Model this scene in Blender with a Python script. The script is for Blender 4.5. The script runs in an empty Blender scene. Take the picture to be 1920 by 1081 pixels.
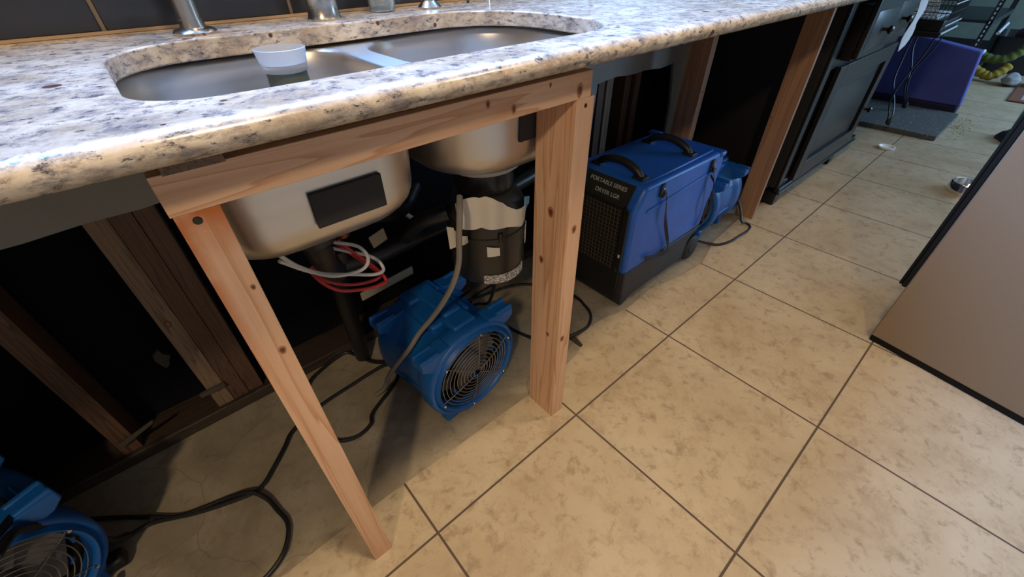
import bpy, bmesh, math, random
from mathutils import Vector, Matrix
C = bpy.context.scene.collection
PI = math.pi
random.seed(4)

# ------------------------------------------------------------------ camera
cam = bpy.data.cameras.new('camera')
cam_o = bpy.data.objects.new('camera', cam); C.objects.link(cam_o)
cam.sensor_fit = 'HORIZONTAL'; cam.sensor_width = 36.0
cam.lens = 785.8 / 1920 * 36.0
cam.clip_start = 0.02; cam.clip_end = 60
_y, _p, _r = 0.8611, 0.6845, -0.0154
_f = Vector((math.cos(_y)*math.cos(_p), math.sin(_y)*math.cos(_p), -math.sin(_p)))
_rt = Vector((math.sin(_y), -math.cos(_y), 0)); _u = _rt.cross(_f)
_r2 = math.cos(_r)*_rt + math.sin(_r)*_u; _u2 = -math.sin(_r)*_rt + math.cos(_r)*_u
m = Matrix((_r2, _u2, -_f)).transposed().to_4x4(); m.translation = Vector((-.5746, -.4032, 1.013))
cam_o.matrix_world = m
bpy.context.scene.camera = cam_o

# ------------------------------------------------------------------ world, lights, exposure
sc = bpy.context.scene
sc.view_settings.view_transform = 'Standard'; sc.view_settings.look = 'None'
sc.view_settings.gamma = 1; sc.view_settings.use_curve_mapping = False
sc.view_settings.exposure = 0.0
w = bpy.data.worlds.new('world'); sc.world = w; w.use_nodes = True
w.node_tree.nodes['Background'].inputs[0].default_value = (.45, .65, 1, 1)
w.node_tree.nodes['Background'].inputs[1].default_value = 0.6

def area(name, loc, target, size, power, col, size_y=None):
    l = bpy.data.lights.new(name, 'AREA'); l.energy = power; l.color = col; l.size = size
    if size_y: l.shape = 'RECTANGLE'; l.size_y = size_y
    o = bpy.data.objects.new(name, l); C.objects.link(o); o.location = loc
    d = Vector(target) - Vector(loc)
    o.rotation_euler = d.to_track_quat('-Z', 'Y').to_euler()
    return o
WARM = (1.0, .75, .48); COOL = (.40, .66, 1.0)
area('ceiling_lamp_light', (-.35, -.30, 2.38), (-.35, -.30, 0), .14, 25, WARM)
area('kitchen_lamp_light', (-1.9, -1.45, 2.38), (-.9, .2, 0), .16, 28, WARM)
area('dining_lamp_light', (.8, -.38, 2.38), (.7, -.2, 0), .16, 13, WARM)
area('sink_window_light', (.0, 1.0, 2.05), (-.1, .1, .9), 2.2, 185, (.25,.50,1.0), .8)
area('far_window_light', (5.3, -2.9, 1.6), (4.2, 0, .1), 1.8, 140, COOL, 1.2)

# ------------------------------------------------------------------ materials
def mat(name, col=(.5,.5,.5), rough=.5, metal=0, spec=.5, **k):
    m = bpy.data.materials.new(name); m.use_nodes = True
    b = m.node_tree.nodes['Principled BSDF']
    b.inputs['Base Color'].default_value = (*col, 1); b.inputs['Roughness'].default_value = rough
    b.inputs['Metallic'].default_value = metal; b.inputs['Specular IOR Level'].default_value = spec
    for a, v in k.items():
        b.inputs[a.replace('_', ' ')].default_value = v
    return m
def N(m, t, **k):
    n = m.node_tree.nodes.new(t)
    for a, v in k.items(): setattr(n, a, v)
    return n
def L(m, a, b): m.node_tree.links.new(a, b)
def coords(m, scale=(1,1,1), loc=(0,0,0), rot=(0,0,0)):
    tc = N(m, 'ShaderNodeTexCoord'); mp = N(m, 'ShaderNodeMapping')
    mp.inputs['Scale'].default_value = scale; mp.inputs['Location'].default_value = loc; mp.inputs['Rotation'].default_value = rot
    L(m, tc.outputs['Object'], mp.inputs['Vector']); return mp.outputs[0]
def noise(m, v, scale, detail=4, rough=.55, dist=0):
    n = N(m, 'ShaderNodeTexNoise'); n.inputs['Scale'].default_value = scale; n.inputs['Detail'].default_value = detail
    n.inputs['Roughness'].default_value = rough; n.inputs['Distortion'].default_value = dist
    if v is not None: L(m, v, n.inputs['Vector'])
    return n.outputs['Fac']
def ramp(m, f, *st):
    r = N(m, 'ShaderNodeValToRGB'); e = r.color_ramp.elements
    while len(e) < len(st): e.new(.5)
    for i, (p, c) in enumerate(st):
        e[i].position = p; e[i].color = (*c, 1) if len(c) == 3 else c
    L(m, f, r.inputs[0]); return r.outputs[0]
def mix(m, f, a, b, mode='MIX'):
    x = N(m, 'ShaderNodeMix', data_type='RGBA', blend_type=mode)
    if isinstance(f, float): x.inputs[0].default_value = f
    else: L(m, f, x.inputs[0])
    for s, v in ((6, a), (7, b)):
        if isinstance(v, tuple): x.inputs[s].default_value = (*v, 1)
        else: L(m, v, x.inputs[s])
    return x.outputs[2]
def bump(m, h, strength=.3, dist=.002):
    b = N(m, 'ShaderNodeBump'); b.inputs['Strength'].default_value = strength; b.inputs['Distance'].default_value = dist
    L(m, h, b.inputs['Height']); L(m, b.outputs[0], m.node_tree.nodes['Principled BSDF'].inputs['Normal'])
def base(m, c): L(m, c, m.node_tree.nodes['Principled BSDF'].inputs['Base Color'])
W3 = (1,1,1); K3 = (0,0,0)

def make_granite():
    m = mat('granite', rough=.22)
    v = coords(m, (1, 1.4, 1))
    v2 = coords(m, (1, 1, 2.2), rot=(0, .5, .5))
    n1 = noise(m, v, 14, 7, .75, .3); n2 = noise(m, v2, 40, 9, .8, .25); n3 = noise(m, v2, 80, 7, .78, .2)
    n4 = noise(m, v, 19, 8, .78, .4)
    c = ramp(m, n1, (.36, (.34,.275,.20)), (.5, (.48,.42,.34)), (.64, (.58,.54,.48)))
    c = mix(m, ramp(m, n2, (.47, K3), (.60, W3)), c, (.21,.19,.19))
    c = mix(m, ramp(m, n4, (.60, K3), (.70, (.8,.8,.8))), c, (.34,.19,.12))
    c = mix(m, ramp(m, n3, (.565, K3), (.63, W3)), c, (.06,.055,.065))
    vo = N(m, 'ShaderNodeTexVoronoi'); vo.inputs['Scale'].default_value = 26; L(m, coords(m), vo.inputs['Vector'])
    sel = N(m, 'ShaderNodeSeparateColor'); L(m, vo.outputs['Color'], sel.inputs[0])
    g = N(m, 'ShaderNodeMath', operation='GREATER_THAN'); L(m, sel.outputs[0], g.inputs[0]); g.inputs[1].default_value = .40
    sz = N(m, 'ShaderNodeMath', operation='MULTIPLY'); L(m, sel.outputs[1], sz.inputs[0]); sz.inputs[1].default_value = .22
    lt = N(m, 'ShaderNodeMath', operation='LESS_THAN'); L(m, vo.outputs['Distance'], lt.inputs[0]); L(m, sz.outputs[0], lt.inputs[1])
    mu = N(m, 'ShaderNodeMath', operation='MULTIPLY'); L(m, g.outputs[0], mu.inputs[0]); L(m, lt.outputs[0], mu.inputs[1])
    c = mix(m, mu.outputs[0], c, (.085,.035,.03))
    base(m, c); return m
def make_tile():
    m = mat('floor_tile', rough=.42)
    v = coords(m)
    n1 = noise(m, v, 3.2, 6, .6, .3); n2 = noise(m, v, 26, 8, .75, .4); n3 = noise(m, v, 10, 9, .78, .3)
    c = ramp(m, n1, (.35, (.40,.315,.20)), (.55, (.47,.385,.26)), (.7, (.51,.43,.305)))
    c = mix(m, ramp(m, n3, (.50, K3), (.70, (.55,.55,.55))), c, (.27,.185,.11))
    c = mix(m, ramp(m, n2, (.52, K3), (.66, (.65,.65,.65))), c, (.22,.15,.09))
    br = N(m, 'ShaderNodeTexBrick', offset=0, squash=1)
    br.inputs['Scale'].default_value = 1; br.inputs['Brick Width'].default_value = .4572; br.inputs['Row Height'].default_value = .4572
    br.inputs['Mortar Size'].default_value = .0028; br.inputs['Mortar Smooth'].default_value = .15
    L(m, coords(m), br.inputs['Vector'])
    c = mix(m, br.outputs['Fac'], c, (.085,.058,.04)); base(m, c)
    inv = N(m, 'ShaderNodeMath', operation='MULTIPLY_ADD'); L(m, br.outputs['Fac'], inv.inputs[0]); inv.inputs[1].default_value = -1
    L(m, n2, inv.inputs[2]); bump(m, inv.outputs[0], .25, .002)
    rr = N(m, 'ShaderNodeMath', operation='MULTIPLY_ADD'); L(m, br.outputs['Fac'], rr.inputs[0]); rr.inputs[1].default_value = .4; rr.inputs[2].default_value = .38
    L(m, rr.outputs[0], m.node_tree.nodes['Principled BSDF'].inputs['Roughness'])
    return m
def make_concrete():
    m = mat('old_slab', rough=.75)
    v = coords(m)
    n1 = noise(m, v, 5, 7, .65, .5); n2 = noise(m, v, 30, 8, .75, .3); n3 = noise(m, v, 2.2, 3, .5, 1.5)
    c = ramp(m, n1, (.33, (.23,.19,.13)), (.52, (.32,.27,.19)), (.68, (.40,.35,.26)))
    c = mix(m, ramp(m, n2, (.52, K3), (.72, (.7,.7,.7))), c, (.17,.12,.075))
    vo = N(m, 'ShaderNodeTexVoronoi', feature='DISTANCE_TO_EDGE'); vo.inputs['Scale'].default_value = 2.6
    tc = N(m, 'ShaderNodeVectorMath', operation='ADD'); nz = N(m, 'ShaderNodeTexNoise'); nz.inputs['Scale'].default_value = 6
    L(m, v, nz.inputs['Vector']); sc_ = N(m, 'ShaderNodeVectorMath', operation='SCALE'); sc_.inputs[3].default_value = .14
    L(m, nz.outputs['Color'], sc_.inputs[0]); L(m, v, tc.inputs[0]); L(m, sc_.outputs[0], tc.inputs[1]); L(m, tc.outputs[0], vo.inputs['Vector'])
    c = mix(m, ramp(m, vo.outputs['Distance'], (.0, (.40,.40,.40)), (.006, K3)), c, (.12,.08,.05))
    base(m, c); bump(m, n2, .4, .003); return m
def make_wood(name, a, b, dark, axis=0, rough=.6, seed=0., ring=16):
    m = mat(name, rough=rough)
    s = [20, 20, 20]; s[axis] = .8
    v = coords(m, tuple(s), (seed, seed*.7, seed*1.3))
    n1 = noise(m, v, 1.1, 3, .5, .4); n2 = noise(m, v, 9, 6, .6, .2)
    mu = N(m, 'ShaderNodeMath', operation='MULTIPLY'); L(m, n1, mu.inputs[0]); mu.inputs[1].default_value = ring
    fr = N(m, 'ShaderNodeMath', operation='FRACT'); L(m, mu.outputs[0], fr.inputs[0])
    r = ramp(m, fr.outputs[0], (0, a), (.65, b), (.93, dark), (1, a))
    c = mix(m, ramp(m, n2, (.45, K3), (.7, (.35,.35,.35))), r, dark)
    n3 = noise(m, coords(m), 4, 2); c = mix(m, ramp(m, n3, (.45, K3), (.75, (.35,.35,.35))), c, b)
    base(m, c); bump(m, n2, .12, .001); return m
FIR = ((.70,.46,.30), (.64,.39,.24), (.52,.27,.14))
M = {}
M['granite'] = make_granite(); M['tile'] = make_tile(); M['slab'] = make_concrete()
for ax in (0, 1, 2):
    M['fir%d' % ax] = make_wood('new_fir_%d' % ax, *FIR, axis=ax, seed=ax*3.1, ring=9)
M['fir_b'] = make_wood('new_fir_b', *FIR, axis=2, seed=7.7, ring=7)
M['fir_c'] = make_wood('new_fir_c', (.42,.24,.13), (.37,.205,.11), (.29,.15,.08), axis=2, seed=11.7, ring=4)
M['old_wood'] = make_wood('old_stud_wood', (.13,.068,.036), (.10,.052,.028), (.05,.025,.015), axis=2, seed=5)
M['old_wood_pale'] = make_wood('weathered_stud_wood', (.26,.18,.11), (.21,.14,.085), (.11,.07,.04), axis=2, seed=9)
M['plate_wood'] = make_wood('sole_plate_wood', (.06,.042,.027), (.045,.03,.02), (.02,.013,.009), axis=0, seed=2)
M['stain'] = mat('stained_fir', (.42,.10,.02), .6)
M['knot'] = mat('wood_knot', (.13,.045,.02), .6)
M['knot_ring'] = mat('wood_knot_ring', (.38,.17,.08), .6)
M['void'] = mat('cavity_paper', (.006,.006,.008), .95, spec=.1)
def make_paint(name, col, rough=.7, var=.85):
    m = mat(name, col, rough); n = noise(m, coords(m), 7, 5, .6)
    base(m, ramp(m, n, (.35, tuple(c*var for c in col)), (.65, col))); n2 = noise(m, coords(m), 160, 3); bump(m, n2, .15, .001); return m
M['drywall'] = make_paint('grey_green_drywall', (.30,.305,.28)); M['drywall_edge'] = make_paint('gypsum_edge', (.40,.37,.29), .9)
M['wallpaint'] = make_paint('room_wall_paint', (.55,.5,.42)); M['farpaint'] = make_paint('sage_wall_paint', (.18,.23,.19))
M['ceil'] = make_paint('ceiling_paint', (.7,.68,.64), .9)
M['ply'] = make_wood('particle_board', (.17,.11,.07), (.13,.08,.05), (.06,.04,.025), axis=1, ring=30)
def make_steel(name, col, rough, sc_=(3,3,180), aniso=.0):
    m = mat(name, col, rough, 1); n = noise(m, coords(m, sc_), 1, 3)
    r = N(m, 'ShaderNodeMapRange'); L(m, n, r.inputs[0]); r.inputs[3].default_value = rough*.8; r.inputs[4].default_value = rough*1.3
    L(m, r.outputs[0], m.node_tree.nodes['Principled BSDF'].inputs['Roughness']); return m
M['steel'] = make_steel('sink_steel', (.62,.60,.58), .36)
M['nickel'] = make_steel('brushed_nickel', (.52,.49,.45), .25)
M['chrome'] = mat('chrome', (.8,.8,.8), .12, 1)
M['pad'] = mat('sound_pad', (.028,.028,.03), .85)
def make_plastic(name, col, rough):
    m = mat(name, col, rough); n = noise(m, coords(m), 9, 6, .65)
    base(m, ramp(m, n, (.35, tuple(c*.8 for c in col)), (.6, col), (.8, tuple(min(1, c*1.08+.01) for c in col))))
    n2 = noise(m, coords(m), 220, 2); bump(m, n2, .1, .0006); return m
M['blue'] = make_plastic('fan_blue_plastic', (.004,.105,.38), .42)
M['blue2'] = make_plastic('dehumidifier_blue_plastic', (.012,.115,.52), .4)
M['blue_d'] = make_plastic('faded_blue_plastic', (.006,.07,.22), .5)
M['skirt'] = make_plastic('charcoal_plastic', (.032,.032,.036), .6)
M['black'] = mat('black_plastic', (.012,.012,.013), .45); M['rubber'] = mat('black_rubber', (.012,.012,.012), .6)
M['blackm'] = mat('matte_black', (.008,.008,.008), .9, spec=.2)
M['cord'] = mat('cord_rubber', (.010,.010,.011), .5)
M['wire'] = mat('grille_wire', (.30,.29,.27), .35, .9)
M['fanblade'] = mat('fan_blade', (.10,.095,.085), .5)
M['sticker'] = mat('black_sticker', (.02,.022,.02), .35); M['ink'] = mat('pale_lettering', (.45,.47,.42), .5)
M['strap'] = mat('nylon_strap', (.012,.012,.016), .7)
M['disposal'] = mat('disposal_black', (.02,.02,.019), .33)
M['paper'] = mat('masking_paper', (.62,.58,.50), .8); M['labelp'] = None
m = mat('printed_label', rough=.6); n = noise(m, coords(m, (1,1,1.4)), 230, 2, .7); base(m, ramp(m, n, (.47, (.12,.12,.12)), (.53, (.62,.60,.56)))); M['labelp'] = m
M['bluewrap'] = mat('blue_film', (.12,.30,.50), .2)
M['abs'] = mat('black_abs_pipe', (.013,.013,.014), .4)
M['red'] = mat('red_tube', (.50,.03,.035), .4); M['whitet'] = mat('white_tube', (.62,.62,.60), .4)
M['hose'] = mat('grey_hose', (.23,.21,.18), .5); M['whiteg'] = mat('white_gasket', (.7,.68,.64), .6)
M['sole'] = mat('copper_fitting', (.30,.10,.05), .4, .7)
M['cabinet'] = mat('espresso_cabinet', (.009,.0085,.010), .34, spec=.35)
M['cabside'] = mat('espresso_cabinet_side', (.010,.008,.008), .6)
M['knob'] = mat('dark_bronze', (.05,.045,.04), .3, .8)
m = make_steel('fridge_side', (.36,.30,.235), .42, (60,60,60)); M['fridge'] = mat('fridge_side_paint', (.24,.18,.125), .42, .1)
n = noise(M['fridge'], coords(M['fridge']), 420, 2); bump(M['fridge'], n, .3, .0006)
M['splash'] = mat('black_tile', (.018,.019,.022), .22)
M['grout'] = mat('tan_grout', (.15,.125,.10), .9)
M['caulk'] = mat('stained_caulk', (.22,.14,.075), .7)
M['cup'] = mat('frosted_plastic', (.85,.9,.95), .35, Transmission_Weight=.75, IOR=1.4)
M['glass'] = mat('clear_glass', (.8,.9,.95), .06, Transmission_Weight=.9, IOR=1.45)
M['screen'] = mat('strainer_mesh', (.06,.07,.05), .6)
M['purple'] = make_paint('purple_fabric', (.065,.080,.34), .85, .75); M['navy'] = mat('navy_fabric', (.012,.012,.04), .9)
M['mat'] = None
m = mat('speckled_mat', rough=.7); n = noise(m, coords(m), 60, 4, .75); base(m, ramp(m, n, (.60, (.06,.068,.07)), (.68, (.42,.44,.38)))); M['mat'] = m
M['cagebar'] = mat('cage_black_metal', (.03,.035,.04), .35, .6); M['barlight'] = mat('cage_pale_trim', (.60,.70,.76), .35, 0)
M['news'] = None
m = mat('newspaper', rough=.8); n = noise(m, coords(m, (1, 18, 18)), 5, 3); base(m, ramp(m, n, (.42, (.35,.38,.42)), (.56, (.82,.86,.9)))); M['news'] = m
M['tray'] = mat('cage_tray_plastic', (.016,.014,.016), .35)
M['cloth'] = mat('white_cloth', (.72,.68,.68), .9); M['lid'] = mat('clear_lid', (.75,.8,.8), .3)
M['plushy'] = mat('yellow_plush', (.30,.22,.03), .95); M['plushg'] = mat('green_plush', (.10,.14,.035), .95)
M['plum'] = mat('plum_fabric', (.07,.025,.06), .9); M['bin'] = mat('bin_black', (.012,.013,.018), .5)
M['brown'] = mat('brown_rug_border', (.16,.055,.03), .9); M['rugc'] = mat('pale_rug', (.30,.33,.32), .9)
M['taupe'] = mat('taupe_cloth', (.11,.09,.085), .9); M['greyc'] = mat('grey_cloth', (.3,.3,.31), .9)
M['shelf'] = mat('shelf_metal', (.02,.032,.035), .4, .4); M['seed'] = mat('seed', (.22,.22,.10), .8)
M['green'] = mat('green_plug', (.01,.30,.09), .4)
M['white'] = mat('white_paint', (.75,.73,.70), .5); M['lampg'] = mat('lamp_glass', (.8,.78,.7), .4)
M['lint'] = mat('pale_insulation', (.30,.26,.18), .9); M['scrap'] = mat('dull_scrap', (.07,.06,.042), .9)

# ------------------------------------------------------------------ helpers
def tag(o, label, cat, group=None):
    o['label'] = label; o['category'] = cat
    if group: o['group'] = group
    return o
def thing(name, label, cat, loc=(0,0,0), rz=0, group=None):
    o = bpy.data.objects.new(name, None); C.objects.link(o); o.location = loc; o.rotation_euler = (0, 0, rz)
    o.empty_display_size = .05
    return tag(o, label, cat, group)
def obj(name, bm, m, parent=None, bevel=0, seg=2, smooth=False, sub=0, angle=40):
    me = bpy.data.meshes.new(name); bmesh.ops.recalc_face_normals(bm, faces=bm.faces); bm.to_mesh(me); bm.free()
    for x in (m if isinstance(m, (list, tuple)) else [m]): me.materials.append(x)
    o = bpy.data.objects.new(name, me); C.objects.link(o)
    if parent: o.parent = parent
    if bevel:
        b = o.modifiers.new('bevel', 'BEVEL'); b.width = bevel; b.segments = seg; b.limit_method = 'ANGLE'; b.angle_limit = math.radians(50)
    if sub:
        s = o.modifiers.new('sub', 'SUBSURF'); s.levels = sub; s.render_levels = sub
    if smooth or bevel:
        for p in me.polygons: p.use_smooth = True
        try: me.set_sharp_from_angle(angle=math.radians(angle))
        except Exception: pass
    return o
def struct(name, bm, m, **k):
    o = obj(name, bm, m, **k); o['kind'] = 'structure'; return o
def B(): return bmesh.new()
def bx(bm, x0, x1, y0, y1, z0, z1, mi=0):
    vs = [bm.verts.new((x, y, z)) for x in (x0, x1) for y in (y0, y1) for z in (z0, z1)]
    for f in ((0,1,3,2), (4,6,7,5), (0,4,5,1), (2,3,7,6), (0,2,6,4), (1,5,7,3)):
        fc = bm.faces.new([vs[i] for i in f]); fc.material_index = mi
    return vs
def box(x0, x1, y0, y1, z0, z1): b = B(); bx(b, x0, x1, y0, y1, z0, z1); return b
def loft(bm, rings, cap=True, closed=True, mi=0):
    R = [[bm.verts.new(p) for p in r] for r in rings]
    n = len(R[0])
    for a, b in zip(R, R[1:]):
        for i in range(n if closed else n-1):
            j = (i+1) % n
            try: f = bm.faces.new((a[i], a[j], b[j], b[i])); f.material_index = mi
            except ValueError: pass
    if cap:
        for r in (R[0], R[-1]):
            try: f = bm.faces.new(r); f.material_index = mi
            except ValueError: pass
    return R
def frame(d):
    d = d.normalized(); a = Vector((0,0,1)) if abs(d.z) < .95 else Vector((1,0,0))
    x = a.cross(d).normalized(); return x, d.cross(x).normalized()
def spline(P, n=8):
    P = [Vector(p) for p in P]; out = []
    for i in range(len(P)-1):
        p0 = P[i-1] if i else P[0]*2-P[1]; p1, p2 = P[i], P[i+1]; p3 = P[i+2] if i+2 < len(P) else p2*2-p1
        for k in range(n):
            t = k/n
            out.append(.5*((2*p1)+(-p0+p2)*t+(2*p0-5*p1+4*p2-p3)*t*t+(-p0+3*p1-3*p2+p3)*t**3))
    out.append(P[-1]); return out
def tube(bm, P, r, n=8, mi=0, closed=False):
    P = [Vector(p) for p in P]; rings = []; up = None
    for i, p in enumerate(P):
        d = (P[min(i+1, len(P)-1)] - P[max(i-1, 0)])
        if closed: d = P[(i+1) % len(P)] - P[i-1]
        d.normalize()
        if up is None: up, _ = frame(d)
        up = (up - d*up.dot(d)).normalized(); s = d.cross(up)
        rr = r[i] if isinstance(r, (list, tuple)) else r
        rings.append([p + rr*(math.cos(2*PI*k/n)*up + math.sin(2*PI*k/n)*s) for k in range(n)])
    if closed: rings.append(rings[0])
    loft(bm, rings, cap=not closed, mi=mi)
    if closed: bmesh.ops.remove_doubles(bm, verts=bm.verts, dist=1e-6)
def lathe(bm, c, prof, n=32, axis='Z', mi=0, cap=True):
    c = Vector(c); rings = []
    for r, h in prof:
        ring = []
        for k in range(n):
            a = 2*PI*k/n; u, v = r*math.cos(a), r*math.sin(a)
            ring.append(c + Vector({'Z': (u, v, h), 'Y': (u, h, v), 'X': (h, u, v)}[axis]))
        rings.append(ring)
    loft(bm, rings, cap=cap, mi=mi)
def poly_prism(bm, pts, a0, a1, axis='Y', mi=0):
    def P(p, a): return {'Y': (p[0], a, p[1]), 'X': (a, p[0], p[1]), 'Z': (p[0], p[1], a)}[axis]
    loft(bm, [[P(p, a0) for p in pts], [P(p, a1) for p in pts]], mi=mi)
def rrect(x0, x1, y0, y1, r, n=8):
    rs = r if isinstance(r, (list, tuple)) else [r]*4; out = []
    for (cx, cy, a0), q in zip(((x1-rs[0], y1-rs[0], 0), (x0+rs[1], y1-rs[1], 90), (x0+rs[2], y0+rs[2], 180), (x1-rs[3], y0+rs[3], 270)), rs):
        for k in range(n+1):
            a = math.radians(a0 + 90*k/n); out.append((cx+q*math.cos(a), cy+q*math.sin(a)))
    return out
def copy_tree(o, parent=None):
    c = o.copy(); C.objects.link(c); c.parent = parent
    for ch in list(o.children): copy_tree(ch, c)
    return c
def knot(bm, c, axis, r=.006, e=1.0):
    # shallow disc knot: ring then core, 0.4 mm proud of the board face
    for k, (q, d, mi) in enumerate(((r*1.7, .0003, 1), (r, .0006, 0))):
        ring = []
        for i in range(14):
            a = 2*PI*i/14; u, v = q*math.cos(a)*(.8+.1*math.sin(3*a)), q*math.sin(a)*1.2*e
            ring.append((u, v))
        if axis == 'Y':
            pts = [(c[0]+u, c[2]+v) for u, v in ring]; poly_prism(bm, pts, c[1]-d, c[1]+.001, 'Y', mi)
        else:
            pts = [(c[1]+u, c[2]+v) for u, v in ring]; poly_prism(bm, pts, c[0]-d, c[0]+.001, 'X', mi)

# ------------------------------------------------------------------ the setting
# tiled floor: a field of tile, cut along a ragged line under the counter, over the older slab
b = B()
cut = [(-3.8,.147),(-.9,.146),(-.72,.146),(-.60,.149),(-.455,.148),(-.30,.143),(-.06,.138),(.08,.139),(.16,.148),(.215,.163),(.224,.200),(.30,.205),(.36,.20),(.46,.176),(.62,.185),(.80,.150),(.93,.144),(1.1,.19),(1.42,.215),(1.62,.21),(2.2,.66),(7.0,.66)]
loft(b, [[(x, y, z) for x, y in cut] + [(7.0,-3.0,z), (-3.8,-3.0,z)] for z in (-.05, 0)])
struct('floor', b, M['tile'])
struct('floor.001', box(-3.8, 7, .10, 1.0, -.08, -.006), M['slab'])
# outer shell
struct('wall_left', box(-3.9, -3.8, -3.1, 1.0, -.05, 2.5), M['wallpaint'])
struct('wall_far', box(7.0, 7.1, -3.1, 1.0, -.05, 2.5), M['farpaint'])
struct('baseboard_far', box(6.985, 6.999, -3.0, .64, 0, .13), M['cabside'], bevel=.004)
b = B()
bx(b, -3.8, 4.2, -3.1, -3.0, -.05, 2.5); bx(b, 6.2, 7, -3.1, -3.0, -.05, 2.5); bx(b, 4.2, 6.2, -3.1, -3.0, -.05, .9); bx(b, 4.2, 6.2, -3.1, -3.0, 2.2, 2.5)
struct('wall_front', b, M['wallpaint'])
struct('ceiling', box(-3.9, 7.1, -3.1, 1.0, 2.5, 2.6), M['ceil'])
# back wall: painted drywall left on from z=.62 up, window over the sink
b = B()
WX0, WX1, WZ0, WZ1 = -1.0, 1.3, 1.35, 2.25
bx(b, -3.8, 7, .648, .66, WZ1, 2.5); bx(b, -3.8, WX0, .648, .66, .905, WZ1); bx(b, WX1, 7, .648, .66, .905, WZ1); bx(b, WX0, WX1, .648, .66, .905, WZ0)
struct('wall_back', b, M['drywall'])
b = B()
def zlow(x): return .617 + .004*math.sin(9*x) + .003*math.sin(31*x)
top = [(-1.9, .905), (1.395, .905)]
low = [(1.395, .0), (1.36, .03), (1.352, .2), (1.335, .30), (1.315, .31), (1.305, .45), (1.262, .618)]
xs = [1.22 - i*(1.22-.76)/8 for i in range(9)]
low += [(x, zlow(x)) for x in xs] + [(.752, .50), (.745, .30), (.66, .28), (.62, .617)]
low += [(.62 - i*(.62+1.9)/28, zlow(.62 - i*(.62+1.9)/28)) for i in range(1, 29)]
poly_prism(b, top + low, .648, .66, 'Y')
struct('wall_back.001', b, [M['drywall']])
# window over the sink
def window(name, x0, x1, z0, z1, y0, y1):
    b = B()
    for q in ((x0, x0+.05, z0, z1), (x1-.05, x1, z0, z1), (x0+.05, x1-.05, z0, z0+.05), (x0+.05, x1-.05, z1-.05, z1), ((x0+x1)/2-.02, (x0+x1)/2+.02, z0+.05, z1-.05)):
        bx(b, q[0], q[1], y0, y1, q[2], q[3])
    struct(name, b, M['white'], bevel=.004)
window('window_1', WX0, WX1, WZ0, WZ1, .64, .70)
window('window_2', 4.2, 6.2, .9, 2.2, -3.08, -3.0)
# dark cavity behind the studs
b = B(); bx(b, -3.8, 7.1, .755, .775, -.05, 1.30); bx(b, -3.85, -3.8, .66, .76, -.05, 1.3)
bx(b, -3.85, 7.1, .6605, .775, 1.215, 1.30)  # added top block, keeps the sink window light out of the cavity
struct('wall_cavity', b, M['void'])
struct('trim_1', box(-3.8, 1.55, .651, .755, -.005, .030), M['plate_wood'], bevel=.003)
# black splash tiles with tan grout
b = B()
edges = [-1.43, -1.14, -.846, -.552, -.260, .034, .328, .622, .916, 1.21, 1.504, 1.8]
for x0, x1 in zip(edges, edges[1:]):
    for z0, z1 in ((.916, 1.20),): bx(b, x0+.003, x1-.003, .602, .613, z0, z1)
ti = struct('wall_splash', b, M['splash'], bevel=.002)
b = B(); bx(b, -1.6, 1.9, .606, .648, .905, 1.20); struct('wall_splash_grout', b, M['grout'])
b = B(); tube(b, [(-1.6 + i*.1, .600+.001*math.sin(i*2.3), .913) for i in range(36)], .0045, 6); struct('trim_2', b, M['caulk'])

# ------------------------------------------------------------------ studs
def stud(x0, y0, z0, z1, label, mm='old_wood', w_=.038, d=.089, nm='wall_stud', group=None):
    b = box(x0, x0+w_, y0, y0+d, z0, z1); 
    for kz in (.31, .74):
        knot(b, (x0+w_*.45, y0, z0+(z1-z0)*kz*.85), 'Y', .005)
    return tag(obj(nm, b, [M[mm], M['knot']], bevel=.002), label, 'stud', group)
stud(-.737, .662, .032, 1.2, 'dull brown wall stud with strap scrap at its foot, left of three joined studs', 'old_wood_pale')
stud(-.698, .662, .032, 1.2, 'dark brown wall stud in the middle of the three joined studs')
stud(-.659, .664, .032, 1.2, 'dark brown wall stud nearest the left pine leg, right of three joined')
stud(-.952, .662, .032, 1.2, 'reddish brown wall stud alone at the far left of the dark wall')
stud(-1.36, .662, .032, 1.2, 'wall stud hidden in darkness at the far left corner')
stud(.835, .662, .032, 1.2, 'pale narrow wall stud, leftmost in the opening behind the dehumidifier', 'old_wood_pale')
stud(.793, .668, .032, 1.2, 'dark stud doubled beside the pale stud behind the dehumidifier')
stud(.965, .672, .032, 1.2, 'dark wall stud in the middle of the opening behind the dehumidifier')
stud(1.018, .662, .032, 1.2, 'reddish knotty wall stud, rightmost in the opening behind the dehumidifier')
# bits left in the cavity: pale insulation scrap, strap scraps
b = B(); rnd = random.Random(2)
pts = [(-.785 + .016*math.cos(a)*rnd.uniform(.5,1.2), .20 + .03*math.sin(a)*rnd.uniform(.6,1.2)) for a in [i*PI/5 for i in range(10)]]
poly_prism(b, pts, .742, .755); tag(obj('insulation_scrap', b, M['scrap']), 'small yellowish insulation scrap stuck low in the dark cavity', 'insulation')
b = B(); bx(b, -.755, -.695, .650, .6615, .098, .110); tag(obj('metal_strap', b, M['scrap'], bevel=.002), 'thin pale strap nailed across the stud foot left of the pine leg', 'strap')
b = B(); poly_prism(b, [(-.94,.071),(-.90,.085),(-.865,.098),(-.86,.108),(-.90,.096),(-.945,.083)], .648, .651)
tag(obj('nail_plate', b, M['scrap']), 'pale perforated strap scrap on the sole plate at far left', 'strap')

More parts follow.
